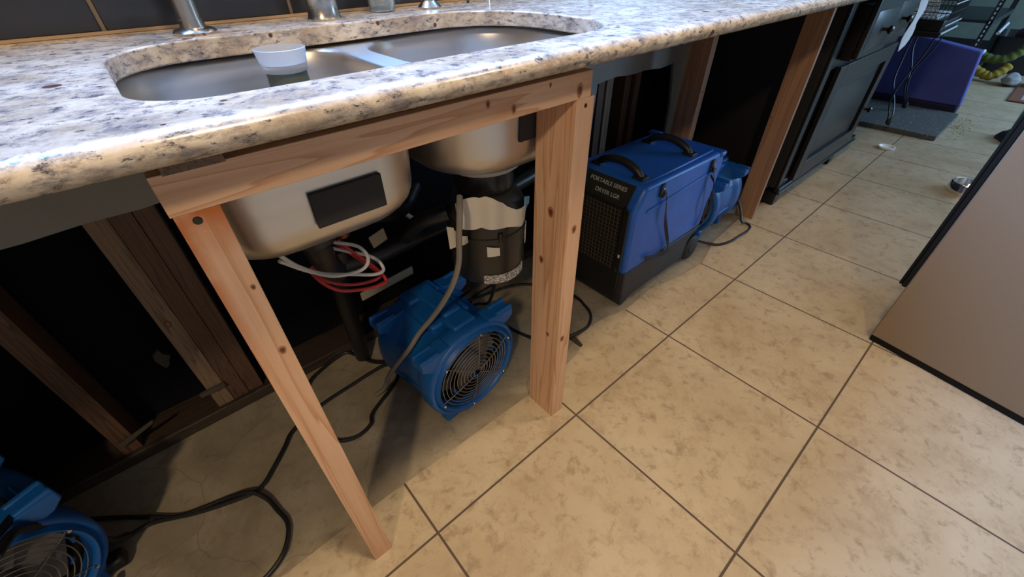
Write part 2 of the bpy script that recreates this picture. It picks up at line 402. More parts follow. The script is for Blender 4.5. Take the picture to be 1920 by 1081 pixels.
# ------------------------------------------------------------------ countertop
b = B()
X0, X1, ZT, ZB = -1.9, 3.0, .912, .885
inner = rrect(-.575, .110, .074, .442, [.16, .11, .075, .12], 12)
outer = [(X0, .012), (X1, .012), (X1, .648), (X0, .648)]
def fill(z):
    vo = [b.verts.new((x, y, z)) for x, y in outer]; vi = [b.verts.new((x, y, z)) for x, y in inner]
    es = [b.edges.new((vo[i], vo[(i+1) % 4])) for i in range(4)] + [b.edges.new((vi[i], vi[(i+1) % len(vi)])) for i in range(len(vi))]
    bmesh.ops.triangle_fill(b, use_beauty=True, use_dissolve=False, edges=es); return vo, vi
vo1, vi1 = fill(ZT); vo2, vi2 = fill(ZB)
n = len(vi1)
for i in range(n):
    j = (i+1) % n; b.faces.new((vi1[i], vi1[j], vi2[j], vi2[i]))
for i in (1, 2, 3):
    j = (i+1) % 4; b.faces.new((vo1[i], vo1[j], vo2[j], vo2[i]))
K = 12; prev = None
prof = [(.012 - .022*math.sin(PI*k/K)**.8 if 0 < k < K else .012, (ZT+ZB)/2 + (ZT-ZB)/2*math.cos(PI*k/K)) for k in range(K+1)]
rows = [[vo1[0], vo1[1]]] + [[b.verts.new((X0, y, z)), b.verts.new((X1, y, z))] for y, z in prof[1:-1]] + [[vo2[0], vo2[1]]]
for a, c in zip(rows, rows[1:]): b.faces.new((a[0], a[1], c[1], c[0]))
ct = tag(obj('granite_countertop', b, M['granite'], bevel=.0025, smooth=True, angle=35), 'long cream and grey speckled granite countertop with rounded front edge and sink cutout', 'countertop')
# plywood strips on top of the timber beam, under the stone
b = B(); bx(b, -.590, -.02, .082, .128, .868, .885)
o = tag(obj('plywood_shim', b, M['ply']), 'dark thin shim board between the pine beam and the granite', 'shim')

# ------------------------------------------------------------------ sink
sk = thing('kitchen_sink', 'double bowl stainless steel undermount sink seen from above and below', 'sink', (0,0,0))
def bowl(x0, x1, y0, y1, zb, cr, dx):
    b = B(); rings = []
    r0 = cr
    for z, ins, r in [(.8795, -.004, r0+.004), (.874, 0, r0), (.85, .001, r0)]: rings.append([(x, y, z) for x, y in rrect(x0+ins, x1-ins, y0+ins, y1-ins, r, 8)])
    fr = .055
    for k in range(0, 8):
        a = PI/2*k/7; ins = .006 + fr*(1-math.cos(a)); z = zb + fr*(1-math.sin(a))
        rings.append([(x, y, z) for x, y in rrect(x0+ins, x1-ins, y0+ins, y1-ins, max(r0*1.0, .03), 8)])
    cx, cy = dx
    rings.append([(cx+.044*math.cos(a), cy+.044*math.sin(a), zb-.003) for a in [PI/4*0 + math.atan2(y-cy, x-cx) for x, y in rrect(x0+.06, x1-.06, y0+.06, y1-.06, r0, 8)]])
    rings.append([(cx+.040*math.cos(a), cy+.040*math.sin(a), zb-.012) for a in [math.atan2(y-cy, x-cx) for x, y in rrect(x0+.06, x1-.06, y0+.06, y1-.06, r0, 8)]])
    R = loft(b, rings, cap=False); b.faces.new(R[-1])
    o = obj('bowl', b, M['steel'], sk, smooth=True, angle=60)
    s = o.modifiers.new('solid', 'SOLIDIFY'); s.thickness = .0016; s.offset = -1
    o['label'] = 'deep stainless bowl'
    return o
bowl(-.585, -.266, .136, .455, .674, .075, (-.425, .295))
bowl(-.225, .118, .136, .455, .682, .110, (-.055, .295))
# flange with two openings
b = B()
def ring_flat(b, outer, inners, z0, z1):
    for z in (z0, z1):
        es = []
        for lp in [outer]+inners:
            v = [b.verts.new((x, y, z)) for x, y in lp]; es += [b.edges.new((v[i], v[(i+1) % len(v)])) for i in range(len(v))]
        bmesh.ops.triangle_fill(b, use_beauty=True, use_dissolve=False, edges=es)
ring_flat(b, rrect(-.612, .145, .052, .478, .11), [rrect(-.589, -.262, .132, .459, .079), rrect(-.229, .122, .132, .459, .114)], .8780, .8795)
obj('rim', b, M['steel'], sk)
# drains
for cx, cy, z in ((-.425, .295, .660), (-.055, .295, .668)):
    b = B(); lathe(b, (cx, cy, z), [(.0, .001), (.034, .001), (.038, .004), (.043, .004), (.045, .006)], 24, cap=False)
    obj('drain', b, M['chrome'], sk, smooth=True)
# dark sound pads on the front faces
for i, q in enumerate([(-.451, -.350, .722, .771), (-.088, .012, .748, .800)]):
    b = B(); bx(b, q[0], q[1], .1345, .1395, q[2], q[3])
    o = obj('sound_pad', b, M['pad'], sk, bevel=.001); o['label'] = 'flat black rectangular pad'
for x in (-.595, ):
    b = B(); bx(b, x, x+.03, .30, .33, .68, .74); 

# strainer cup in the sink
st = thing('plastic_strainer', 'clear frosted plastic cup with dark mesh bottom standing in the left sink bowl', 'cup', (-.385, .30, .680))
b = B(); lathe(b, (0,0,0), [(r_, h_+.035) for r_, h_ in [(.026,.166),(.0285,.166),(.030,.170),(.030,.174),(.0335,.194),(.0325,.1945),(.029,.176),(.024,.174),(.012,.175),(.010,.181),(.0,.182)]], 36, cap=False)
obj('cap', b, M['cup'], st, smooth=True, angle=50)
b = B(); lathe(b, (0,0,0), [(.0,.0),(.036,.0),(.036,.002),(.030,.12),(.0265,.203),(.025,.203),(.028,.12),(.034,.004),(.0,.004)], 32, cap=False)
obj('body', b, M['screen'], st, smooth=True, angle=60)

# ------------------------------------------------------------------ timber frame under the counter
def board(name, x0, x1, y0, y1, z0, z1, label, mm, knots=(), kx=(), skew=0, parent=None, cat='timber', group=None, top_dx=0):
    b = B(); vs = bx(b, x0, x1, y0, y1, z0, z1)
    for kp in knots: knot(b, kp[:3], 'Y', kp[3] if len(kp) > 3 else .005)
    for kp in kx: knot(b, kp[:3], 'X', kp[3] if len(kp) > 3 else .006)
    o = obj(name, b, [M[mm], M['knot'], M['knot_ring']], bevel=.0022)
    for p in o.data.polygons:
        if p.material_index == 1: p.material_index = 2
    # cores (material 0 in knot()) need the dark colour
    return o
def knotted(name, x0, x1, y0, y1, z0, z1, mm, ky=(), kx=()):
    b = B(); bx(b, x0, x1, y0, y1, z0, z1)
    nb = len(b.faces)
    for kp in ky: knot(b, kp[:3], 'Y', kp[3])
    for kp in kx: knot(b, kp[:3], 'X', kp[3])
    b.faces.ensure_lookup_table()
    for f in b.faces[nb:]: f.material_index = 2 if f.material_index == 1 else 1
    return obj(name, b, [M[mm], M['knot'], M['knot_ring']], bevel=.002)
bm_ = knotted('support_beam', -.589, -.024, .042, .131, .830, .868, 'fir0', [(-.228,.042,.857,.003), (-.184,.042,.842,.0035), (-.051,.042,.843,.0055), (-.115,.042,.861,.002)])
tag(bm_, 'new pine beam lying flat under the granite edge across two legs', 'beam')
b = B(); bx(b, -.589, -.552, .042, .045, .8275, .8300)
m = make_wood('stained_new_fir', *FIR, axis=2, seed=6.2, ring=8)
_b = m.node_tree.nodes['Principled BSDF'].inputs['Base Color']; _src = _b.links[0].from_socket
tc_ = N(m, 'ShaderNodeTexCoord'); sp_ = N(m, 'ShaderNodeSeparateXYZ'); L(m, tc_.outputs['Object'], sp_.inputs[0])
def mr(v, a, c, t0=0., t1=1.):
    n_ = N(m, 'ShaderNodeMapRange'); L(m, v, n_.inputs[0]); n_.inputs[1].default_value = a; n_.inputs[2].default_value = c; n_.inputs[3].default_value = t0; n_.inputs[4].default_value = t1; return n_.outputs[0]
def mm_(op, a, c):
    n_ = N(m, 'ShaderNodeMath', operation=op); L(m, a, n_.inputs[0]); L(m, c, n_.inputs[1]) if not isinstance(c, float) else setattr(n_.inputs[1], 'default_value', c); return n_.outputs[0]
_top = mr(sp_.outputs[2], .775, .828); _edge = mm_('MULTIPLY', mr(sp_.outputs[0], -.574, -.5865), mr(sp_.outputs[2], .52, .80))
_st = mm_('MULTIPLY', mm_('MAXIMUM', _top, _edge), mr(noise(m, coords(m), 30, 4), .25, .55, .45, 1.))
L(m, mix(m, _st, _src, (.46,.13,.025)), _b); M['stained'] = m
lg = knotted('timber_upright', -.587, -.549, .042, .131, -.001, .830, 'stained', [(-.559,.042,.639,.0035), (-.556,.042,.735,.002)])
tag(lg, 'leftmost new pine leg with orange stained top, nearest the camera', 'leg')
b = B(); lathe(b, (-.571, .0412, .8215), [(.0, 0), (.0035, 0), (.0042, .001), (.0042, .003)], 14, 'Y'); obj('screw_head', b, M['knob'], lg)
lg2 = knotted('timber_upright', -.055, -.014, .042, .131, -.001, .830, 'fir_b', [(-.040,.042,.299,.005), (-.034,.042,.593,.005)], [(-.055,.085,.62,.006), (-.055,.105,.50,.005), (-.055,.075,.30,.004)])
tag(lg2, 'new pine leg under the beam right end with knots, beside the blue fan', 'leg')
b = B(); lathe(b, (-.034, .0412, .818), [(.0, 0), (.003, 0), (.0036, .001), (.0036, .003)], 14, 'Y'); obj('screw_head', b, M['knob'], lg2)
lg3 = knotted('timber_upright', 1.413, 1.434, .168, .250, -.001, .885, 'fir_c', [], [(1.413,.245,.45,.004)])
tag(lg3, 'brown timber post at the far end of the counter before the black cabinet', 'post')
lg4 = knotted('timber_upright', 1.165, 1.203, .452, .541, -.007, .885, 'fir_c', [(1.185,.452,.55,.004)])
tag(lg4, 'dull brown timber post standing behind the large blue dehumidifier', 'post')
# torn particleboard scrap on top of the beam, left end
b = B(); bx(b, -.578, -.530, .036, .062, .8682, .8848); tag(obj('particleboard_scrap', b, M['ply']), 'rough brown particleboard scrap wedged above the beam left end', 'scrap')

# ------------------------------------------------------------------ disposal and plumbing
dp = thing('garbage_disposal', 'black cylinder garbage disposal with taped paper hanging under the right bowl', 'disposal', (-.052, .295, .382)); dp.scale = (1.04, 1.04, 1.04)
b = B(); lathe(b, (0,0,0), [(.0,0),(.070,0),(.082,.006),(.086,.02),(.086,.118)], 40, cap=False); 
lathe(b, (0,0,0), [(.086,.118),(.089,.120),(.089,.126),(.086,.128),(.086,.160),(.090,.165),(.089,.172),(.084,.185),(.070,.205),(.055,.215),(.0,.216)], 40, cap=False)
obj('housing', b, M['disposal'], dp, smooth=True, angle=35)
b = B(); lathe(b, (0,0,0), [(.045,.214),(.062,.216),(.064,.230),(.060,.256),(.046,.262)], 36, cap=False); obj('mount_collar', b, M['disposal'], dp, smooth=True, angle=40)
b = B(); lathe(b, (0,0,0), [(.044,.258),(.072,.260),(.080,.266),(.074,.274),(.044,.277)], 36, cap=False); obj('gasket', b, M['whiteg'], dp, smooth=True, angle=40)
def arc_patch(r, a0, a1, fn0, fn1, n=16, th=.0008, wob=0):
    b = B(); rows = []
    for rr in (r, r+th):
        for side in (fn0, fn1):
            rows.append([(0,0,0)]*0)
    ring = []
    rings = []
    for k in range(n+1):
        t = k/n; a = math.radians(a0+(a1-a0)*t); q = r + wob*math.sin(t*17)+wob*.6*math.sin(t*7+1)
        z0, z1 = fn0(t), fn1(t); d = Vector((math.cos(a), math.sin(a), 0))
        rings.append([d*q+Vector((0,0,z0)), d*(q+th)+Vector((0,0,z0)), d*(q+th+wob*.5)+Vector((0,0,z1)), d*(q+wob*.5)+Vector((0,0,z1))])
    loft(b, rings); return b
o = obj('data_label', arc_patch(.0865, 225, 298, lambda t: .010-.003*math.sin(PI*t), lambda t: .034-.003*math.sin(PI*t)), M['labelp'], dp); o['label'] = 'white printed data label'
_pr = random.Random(21); _jt = [_pr.uniform(-.007, .007) for _ in range(14)]; _jb = [_pr.uniform(-.005, .004) for _ in range(14)]
def jag(js, t):
    u = t*12.99; i = int(u); return js[i]+(js[min(i+1, 13)]-js[i])*(u-i)
o = obj('paper_patch', arc_patch(.0975, 198, 292, lambda t: .164-.014*t+jag(_jb, t)*.6, lambda t: .218+.018*math.sin(PI*min(1,t*1.5))-.030*t*t+jag(_jt, t), 40, wob=.005), M['paper'], dp, smooth=True); o['label'] = 'crumpled grey white masking paper wrap'
o = obj('paper_patch', arc_patch(.0885, 232, 250, lambda t: .085, lambda t: .111-.006*t, 6), M['paper'], dp); o['label'] = 'small square tape scrap'
o = obj('paper_patch', arc_patch(.0880, 306, 330, lambda t: .075+.02*t, lambda t: .125-.01*t, 6, wob=.002), M['paper'], dp); o['label'] = 'torn tape scrap'
o = obj('paper_patch', arc_patch(.0955, 176, 208, lambda t: .088+.035*t, lambda t: .150-.01*t, 10, wob=.004), M['paper'], dp); o['label'] = 'hanging torn paper flap'
o = obj('film_wrap', arc_patch(.0935, 292, 318, lambda t: .170, lambda t: .205-.02*t, 8, wob=.002), M['bluewrap'], dp); o['label'] = 'shiny blue plastic film'
b = B(); lathe(b, (.086*math.cos(4.4), .086*math.sin(4.4), .128), [(.0,-.01),(.006,-.01),(.006,.012),(.0,.012)], 10); obj('clamp_bolt', b, M['knob'], dp)
b = B(); lathe(b, (.03, -.02, -.03), [(.0,0),(.006,0),(.006,.035),(.0,.035)], 10); obj('cable_gland', b, M['rubber'], dp)

dr = thing('drain_pipe', 'black plastic drain pipe and trap under the left sink bowl', 'pipe', (0,0,0))
b = B(); tube(b, spline([(-.425,.295,.664),(-.43,.297,.62),(-.42,.31,.56),(-.40,.36,.50),(-.375,.45,.44),(-.352,.55,.36),(-.345,.60,.22),(-.345,.60,.0)], 8), .024, 18)
obj('trap', b, M['abs'], dr, smooth=True)
b = B(); tube(b, [(-.36,.44,.455),(-.27,.445,.44),(-.14,.45,.445),(.02,.45,.452),(.35,.50,.46)], .022, 18); obj('cross_pipe', b, M['abs'], dr, smooth=True)
for c_ in ((-.427,.296,.615), (-.385,.40,.50)):
    b = B(); lathe(b, c_, [(.031,0),(.036,.003),(.036,.030),(.031,.033)], 20); obj('coupling', b, M['abs'], dr, smooth=True, angle=40)
b = B(); tube(b, spline([(-.143,.31,.56),(-.19,.35,.54),(-.20,.42,.48),(-.19,.45,.445)]), .018, 14); obj('elbow', b, M['abs'], dr, smooth=True)
b = B(); tube(b, spline([(-.33,.40,.59),(-.27,.42,.56),(-.19,.45,.53),(-.12,.5,.55)]), .020, 14); obj('vent_hose', b, M['abs'], dr, smooth=True)
b = B(); poly_prism(b, [(-.30,.520),(-.262,.530),(-.258,.500),(-.294,.490)], .398, .400); o = obj('pipe_tape', b, M['lint'], dr); o['label'] = 'pale tape scrap'
b = B(); tube(b, [(-.352,.44,.60),(-.336,.45,.52)], .016, 12); o = obj('valve', b, M['sole'], dr, smooth=True); o['label'] = 'reddish copper coloured fitting'
# coiled tubes
def coil(name, P, mm, label, r=.0032, **k):
    b = B(); tube(b, spline(P, 10), r, 8); return tag(obj(name, b, M[mm], smooth=True), label, 'tube')
coil('water_tube', [(-.50,.22,.66),(-.475,.25,.609),(-.445,.245,.582),(-.40,.235,.563),(-.36,.24,.540),(-.338,.25,.536),(-.345,.27,.556),(-.385,.30,.575),(-.405,.31,.585)], 'whitet', 'white plastic water tube looping under the left bowl, longer loop')
coil('water_tube', [(-.50,.235,.64),(-.465,.25,.595),(-.43,.23,.578),(-.385,.225,.572),(-.366,.235,.583),(-.37,.26,.597),(-.40,.29,.605)], 'whitet', 'white plastic water tube with the tighter upper loop under the bowl')
coil('water_tube', [(-.46,.27,.585),(-.450,.25,.562),(-.430,.24,.540),(-.395,.24,.522),(-.355,.245,.508),(-.337,.255,.506),(-.345,.27,.53),(-.375,.29,.575),(-.39,.30,.60)], 'red', 'red plastic water tube with the larger loop under the left bowl')
coil('water_tube', [(-.45,.29,.575),(-.44,.27,.55),(-.40,.26,.525),(-.350,.262,.512),(-.345,.275,.522),(-.38,.31,.57),(-.40,.32,.60)], 'red', 'red plastic water tube with the smaller loop behind the larger red one')
coil('water_line', [(-.19,.46,.53),(-.16,.48,.49),(-.137,.5,.462),(-.119,.5,.430),(-.085,.5,.405)], 'whitet', 'short pale curved water line above the long black pipe', .006)
b = B(); vs = bx(b, -.325, -.168, .497, .500, .30, .325)
for v in vs:
    if v.co.x < -.3: v.co.z -= .012
tag(obj('wood_lath', b, M['lint']), 'pale thin wood strip leaning under the black pipe left of the fan', 'lath')
coil('drain_hose', [(-.172,.215,.645),(-.192,.19,.625),(-.196,.195,.57),(-.200,.20,.51),(-.212,.215,.45),(-.228,.245,.385),(-.245,.275,.33),(-.275,.295,.285),(-.305,.30,.250),(-.335,.33,.190),(-.352,.37,.12),(-.365,.40,.05),(-.385,.43,.006)], 'hose', 'thin grey drain hose hanging from the disposal over the fan', .0062)

# ------------------------------------------------------------------ air mover (built once, copied)
def make_fan():
    t = thing('air_mover', 'blue fan', 'fan', (0,0,0))
    R0 = .152
    def sec(y, rx, rz, pw, zc=R0, n=48):
        out = []
        for k in range(n):
            a = 2*PI*k/n; c, s = math.cos(a), math.sin(a)
            x = rx*math.copysign(abs(c)**pw, c); z = zc + rz*math.copysign(abs(s)**pw, s)
            out.append((x, y, max(z, .008)))
        return out
    b = B()
    rings = [sec(.030,.113,.113,1), sec(.004,.116,.116,1), sec(-.004,.119,.119,1), sec(-.006,.123,.123,1), sec(.002,.127,.127,1), sec(.006,.129,.129,1), sec(.002,.133,.133,1), sec(.003,.139,.139,1), sec(.010,.143,.143,.98),
             sec(.030,.143,.143,.95), sec(.052,.142,.142,.9), sec(.060,.134,.132,.85), sec(.085,.128,.124,.8), sec(.150,.128,.122,.78), sec(.180,.133,.130,.8), sec(.196,.143,.140,.85), sec(.236,.143,.140,.85), sec(.250,.137,.134,.9), sec(.254,.118,.118,1), sec(.235,.112,.112,1)]
    loft(b, rings, cap=False); obj('housing', b, M['blue'], t, smooth=True, angle=50)
    # stacking lugs with a slot each
    for sx, y0, y1 in ((-1, .008, .056), (1, .008, .056), (-1, .196, .244), (1, .196, .244)):
        b = B(); xa, xb = sorted((sx*.062, sx*.146)); o_ = xb if sx > 0 else xa; i_ = xa if sx > 0 else xb
        poly_prism(b, [(i_, .235), (o_-sx*.02, .238), (o_, .252), (o_, .274), (i_, .284)], y0, y1, 'Y')
        for yy in (y0+.003, y1-.015): bx(b, min(i_+sx*.03, o_), max(i_+sx*.03, o_), yy, yy+.012, .268, .284)
        obj('stacking_lug', b, M['blue'], t, bevel=.004, seg=3)
    # boss blocks and ribs on top
    b = B(); bx(b, -.030, .040, .030, .085, .250, .300); bx(b, -.060, .060, .080, .190, .240, .290); bx(b, -.020, .035, .080, .235, .26, .306); bx(b, -.05, .05, .19, .245, .26, .300)
    obj('top_block', b, M['blue'], t, bevel=.008, seg=3)
    b = B()
    for a in (200, 225, 250, 290, 315, 340, 150, 30):
        d = Vector((math.cos(math.radians(a)), 0, math.sin(math.radians(a)))); s = Vector((-d.z, 0, d.x))
        rings = []
        for y, q in ((.050,.138),(.085,.136),(.150,.136),(.200,.140)):
            c = Vector((0, y, R0)) + d*q
            rings.append([c+s*.007, c-s*.007, c-s*.007-d*.03, c+s*.007-d*.03])
        loft(b, rings)
    ri = obj('side_rib', b, M['blue'], t, bevel=.003); ri['kind'] = 'stuff'
    for sx in (-1, 1):
        for ya, yb in ((.008, .056), (.196, .244)):
            obj('foot', box(sx*.078-.022, sx*.078+.022, ya+.010, yb-.006, .0, .040), M['blue'], t, bevel=.006, seg=2)
    # inside: dark throat, motor and blades
    b = B(); lathe(b, (0,0,R0), [(.113,.028),(.113,.16),(.0,.161)], 32, 'Y', cap=False); obj('throat', b, M['blackm'], t)
    b = B(); lathe(b, (0,0,R0), [(.0,.022),(.034,.022),(.038,.030),(.038,.12)], 28, 'Y', cap=False); obj('motor_hub', b, M['fanblade'], t, smooth=True)
    b = B()
    for k in range(7):
        a = 2*PI*k/7; rings = []
        for q in (.034, .06, .085, .100):
            tw = .55 - q*2.5; w_ = .018+q*.2
            d = Vector((math.cos(a+q*3), 0, math.sin(a+q*3))); s = Vector((-d.z, 0, d.x))
            c = d*q + Vector((0, .055, R0)); v = s*math.cos(tw)*w_ + Vector((0, math.sin(tw)*w_, 0)); nn = Vector((0,.002,0))
            rings.append([c-v, c+v, c+v+nn, c-v+nn])
        loft(b, rings)
    obj('impeller', b, M['fanblade'], t)
    g = B()
    for k in range(10):
        q = .013 + k*.0105
        P = [Vector((q*math.cos(a), .004 - .010*(1-(q/.118)**2), R0+q*math.sin(a))) for a in [2*PI*i/48 for i in range(48)]]
        bb = bmesh.new(); tube(bb, P, .0011, 5, closed=True); me = bpy.data.meshes.new('t'); bb.to_mesh(me); g.from_mesh(me); bb.free(); bpy.data.meshes.remove(me)
    for k in range(6):
        a = math.radians(20+60*k)
        tube(g, [Vector((q*math.cos(a), .002-.010*(1-(q/.118)**2), R0+q*math.sin(a))) for q in (.013,.04,.07,.1,.119)], .0012, 5)
    gr = obj('grille', g, M['wire'], t, smooth=True); gr['label'] = 'round metal wire grille'
    for k in range(6):
        a = math.radians(20+60*k); b = B(); lathe(b, (.1205*math.cos(a), -.003, R0+.1205*math.sin(a)), [(.0,-.004),(.003,-.004),(.004,-.002),(.004,.004)], 10, 'Y', cap=False)
        obj('screw', b, M['chrome'], t, smooth=True)
    b = B(); bx(b, -.016, -.004, .262, .256, .03, .05)
    b.free()
    return t
fan = make_fan()
fan.location = (-.180, .205, .0); fan.rotation_euler = (0, 0, .07)
tag(fan, 'blue round air mover fan with wire grille standing between the pine legs', 'fan', None)
f2 = copy_tree(fan); f2.location = (1.04, .345, -.001); f2.rotation_euler = (0, 0, -PI/2+.05)
tag(f2, 'blue air mover seen edge on between the dehumidifier and the far post', 'fan')
f3 = copy_tree(fan); f3.location = (-1.09, .33, -.001); f3.rotation_euler = (0, 0, .45)
tag(f3, 'blue air mover in deep shadow at the bottom left corner with cords over it', 'fan')

# ------------------------------------------------------------------ dehumidifier
dh = thing('dehumidifier', 'large blue portable dehumidifier with black handles and straps under the counter', 'dehumidifier', (.46, .205, 0))
Wd, Dd = .50, .285
b = B()  # local x 0..Wd along counter, y 0..Dd towards wall
prof = [(-.010,.135),(-.014,.375),(.030,.448),(.470,.440),(.505,.428),(.520,.400),(.480,.140)]
rings = []
for y, ins in ((.0, .0), (Dd, .0)):
    rings.append([(x, y, z) for x, z in prof])
loft(b, rings)
obj('body', b, M['blue2'], dh, bevel=.014, seg=4)
b = B(); poly_prism(b, [(.015,.0),(.06,.022),(.40,.022),(.405,.10),(.43,.118),(.485,.135),(.485,.145),(-.008,.145),(-.004,.0)], -.003, Dd+.003)
obj('skirt', b, M['skirt'], dh, bevel=.006, seg=2)
# shallow creases in the front panel and raised rim of the lid
b = B(); loft(b, [[(x, y, z) for x, y in ((.055,.022),(.46,.022),(.46,Dd-.022),(.055,Dd-.022))] for z in (.440,.4485)])
obj('lid_panel', b, M['blue2'], dh, bevel=.004)
b = B(); bx(b, .475, .515, -.004, Dd+.004, .418, .438); bx(b, .440, .47, Dd-.05, Dd, .44, .455); obj('lid_lip', b, M['blue2'], dh, bevel=.007, seg=3)
b = B(); poly_prism(b, [(.05,.365),(.46,.385),(.455,.375),(.05,.355)], -.0035, .001); obj('panel_crease', b, M['blue2'], dh, bevel=.0015)
# intake grille on the end facing the camera
b = B(); bx(b, -.018, -.010, .030, Dd-.012, .145, .385); bx(b, -.022, -.016, .030, .040, .14, .39); bx(b, -.022, -.016, Dd-.02, Dd-.012, .14, .39); bx(b, -.022,-.016,.03,Dd-.012,.378,.39); bx(b, -.016, -.001, .020, Dd-.005, .02, .145)
gr = obj('intake_frame', b, M['black'], dh, bevel=.002)
b = B()
for k in range(15): y = .052 + k*.0142; bx(b, -.0225, -.0205, y, y+.0022, .150, .376)
for k in range(16): z = .155 + k*.0142; bx(b, -.0205, -.019, .045, .262, z, z+.0022)
o = obj('intake_mesh', b, mat('mesh_bronze', (.10,.085,.06), .5, .3), dh); o['label'] = 'dull brown filter mesh'
b = B(); bx(b, -.026, -.018, .012, .036, .16, .385); obj('latch_bar', b, M['black'], dh, bevel=.003)
b = B(); bx(b, -.0275, -.0255, .02, .026, .21, .222); obj('indicator', b, M['whitet'], dh)
# black sticker on the sloped shoulder with pale lettering
def on_slope(u, v, h=0):  # u along y, v up the slope 0..1
    a = Vector((-.014, 0, .375)); c = Vector((.030, 0, .448)); d = c-a; nrm = Vector((-d.z, 0, d.x)).normalized()
    p = a + d*v + nrm*h; return Vector((p.x, u, p.z))
b = B(); rings = [[on_slope(u, v, h) for u, v in ((.035,.12),(.225,.12),(.225,.92),(.035,.92))] for h in (-.001, .0012)]
loft(b, rings); obj('sticker', b, M['sticker'], dh, bevel=.0006)
def text(name, s, size, mm, parent, mw, ext=.0002):
    cu = bpy.data.curves.new(name, 'FONT'); cu.body = s; cu.size = size; cu.extrude = ext; cu.align_x = 'LEFT'
    o = bpy.data.objects.new('tmp', cu); C.objects.link(o)
    dg = bpy.context.evaluated_depsgraph_get(); me = bpy.data.meshes.new_from_object(o.evaluated_get(dg)); bpy.data.objects.remove(o)
    me.materials.clear(); me.materials.append(M[mm]); q = bpy.data.objects.new(name, me); C.objects.link(q); q.parent = parent; q.matrix_local = mw; return q
dsl = (Vector((.030,0,.448))-Vector((-.014,0,.375))).normalized()
xd = Vector((0,-1,0)); yd = dsl; zd = xd.cross(yd)
for s, u, v in (('PORTABLE SERIES', .205, .60), ('DRYER LGR', .17, .26)):
    p = on_slope(u, v, .0014); mw = Matrix((xd, yd, zd)).transposed().to_4x4(); mw.translation = p
    text('lettering', s, .0185, 'ink', dh, mw)
# handles
for hx in (.072, .355):
    b = B(); y0, y1 = .055, .225
    tube(b, [Vector((hx, y, .4485+.034*math.sin(PI*(y-y0)/(y1-y0))**.6 if y0 < y < y1 else .4485)) for y in [y0+(y1-y0)*k/20 for k in range(21)]], [.011]*2+[.013]*17+[.011]*2, 12)
    bx(b, hx-.018, hx+.018, y0-.018, y0+.022, .445, .456); bx(b, hx-.018, hx+.018, y1-.022, y1+.018, .445, .456)
    obj('carry_handle', b, M['black'], dh, bevel=.002, smooth=True)
# straps
for P, W_ in (([(.112,-.006,.425),(.135,-.012,.385),(.150,-.016,.31),(.175,-.018,.25),(.215,-.014,.185),(.232,-.013,.155),(.225,-.018,.140),(.15,-.014,.155),(.085,-.010,.175)], .012),
              ([(.425,-.006,.415),(.432,-.016,.37),(.455,-.020,.31),(.470,-.018,.26),(.478,-.018,.19),(.44,-.012,.15)], .012),
              ([(.428,-.006,.372),(.445,-.022,.33),(.430,-.022,.27),(.445,-.018,.20),(.47,-.014,.16)], .010)):
    b = B(); S = spline(P, 6); rings = []
    for i, p in enumerate(S):
        d = (S[min(i+1, len(S)-1)]-S[max(i-1, 0)]).normalized(); nrm = Vector((0,-1,0)); s = d.cross(nrm).normalized(); tw = .5*math.sin(i*.25)
        s = s*math.cos(tw)+nrm*math.sin(tw); q = d.cross(s)
        rings.append([p+s*W_/2+q*.0008, p-s*W_/2+q*.0008, p-s*W_/2-q*.0008, p+s*W_/2-q*.0008])
    loft(b, rings); obj('strap', b, M['strap'], dh, smooth=True)
for x, z in ((.112,.415), (.425,.405)):
    b = B(); bx(b, x-.010, x+.010, -.008, .0, z-.02, z+.022); bx(b, x-.004, x+.020, -.014, -.006, z-.022, z-.012); bk = obj('strap_buckle', b, M['black'], dh, bevel=.002)
    b = B(); lathe(b, (x, -.0105, z+.008), [(.0,0),(.003,0),(.003,.004)], 10, 'Y'); obj('rivet', b, M['chrome'], bk)
for y in (-.012, Dd-.018):
    b = B(); lathe(b, (.448, y, .052), [(.0,0),(.020,0),(.022,.003),(.048,.004),(.053,.008),(.053,.022),(.048,.028),(.0,.028)], 28, 'Y', cap=False); obj('wheel', b, M['rubber'], dh, smooth=True, angle=40)

# ------------------------------------------------------------------ cords
def cord(P, label, r=.0052, name='power_cord', z=.003):
    b = B(); tube(b, spline([(p[0], p[1], p[2] if len(p) > 2 else z) for p in P], 8), r, 8)
    return tag(obj(name, b, M['cord'], smooth=True), label, 'cord')
cord([(-1.10,.58,.03),(-1.008,.528),(-.94,.470),(-.892,.428),(-.845,.410),(-.798,.398),(-.747,.369,.012),(-.721,.330,.006),(-.711,.288),(-.703,.25),(-.710,.218),(-.733,.183,.006),(-.772,.163,.006),(-.82,.16,.006)], 'black power cord curling round in a hook in front of the near leg')
cord([(-.982,.437,.02),(-.95,.452),(-.921,.443),(-.87,.415),(-.822,.394),(-.747,.369,.004),(-.715,.375),(-.689,.397),(-.645,.44),(-.609,.476),(-.524,.504),(-.423,.514),(-.328,.511,.012),(-.28,.50),(-.25,.48)], 'black power cord running from the left air mover to the middle fan')
cord([(-.56,.40),(-.53,.363),(-.50,.345),(-.471,.343),(-.440,.355),(-.419,.385),(-.312,.441,.006),(-.300,.49,.02),(-.337,.548,.01),(-.36,.61),(-.38,.647),(-.42,.648),(-.454,.638),(-.50,.62),(-.529,.595),(-.56,.572),(-.575,.55)], 'black power cord in a wide loop left of the middle fan')
cord([(.03,.60),(.08,.587),(.201,.562),(.27,.535),(.309,.499),(.35,.45),(.370,.388),(.375,.33),(.365,.291),(.352,.255),(.329,.228,.006),(.295,.208,.006),(.262,.205,.006),(.20,.215,.006),(.153,.232),(.12,.27),(.104,.309),(.09,.36),(.084,.395),(.06,.44)], 'black power cord looped round the knotty pine leg')
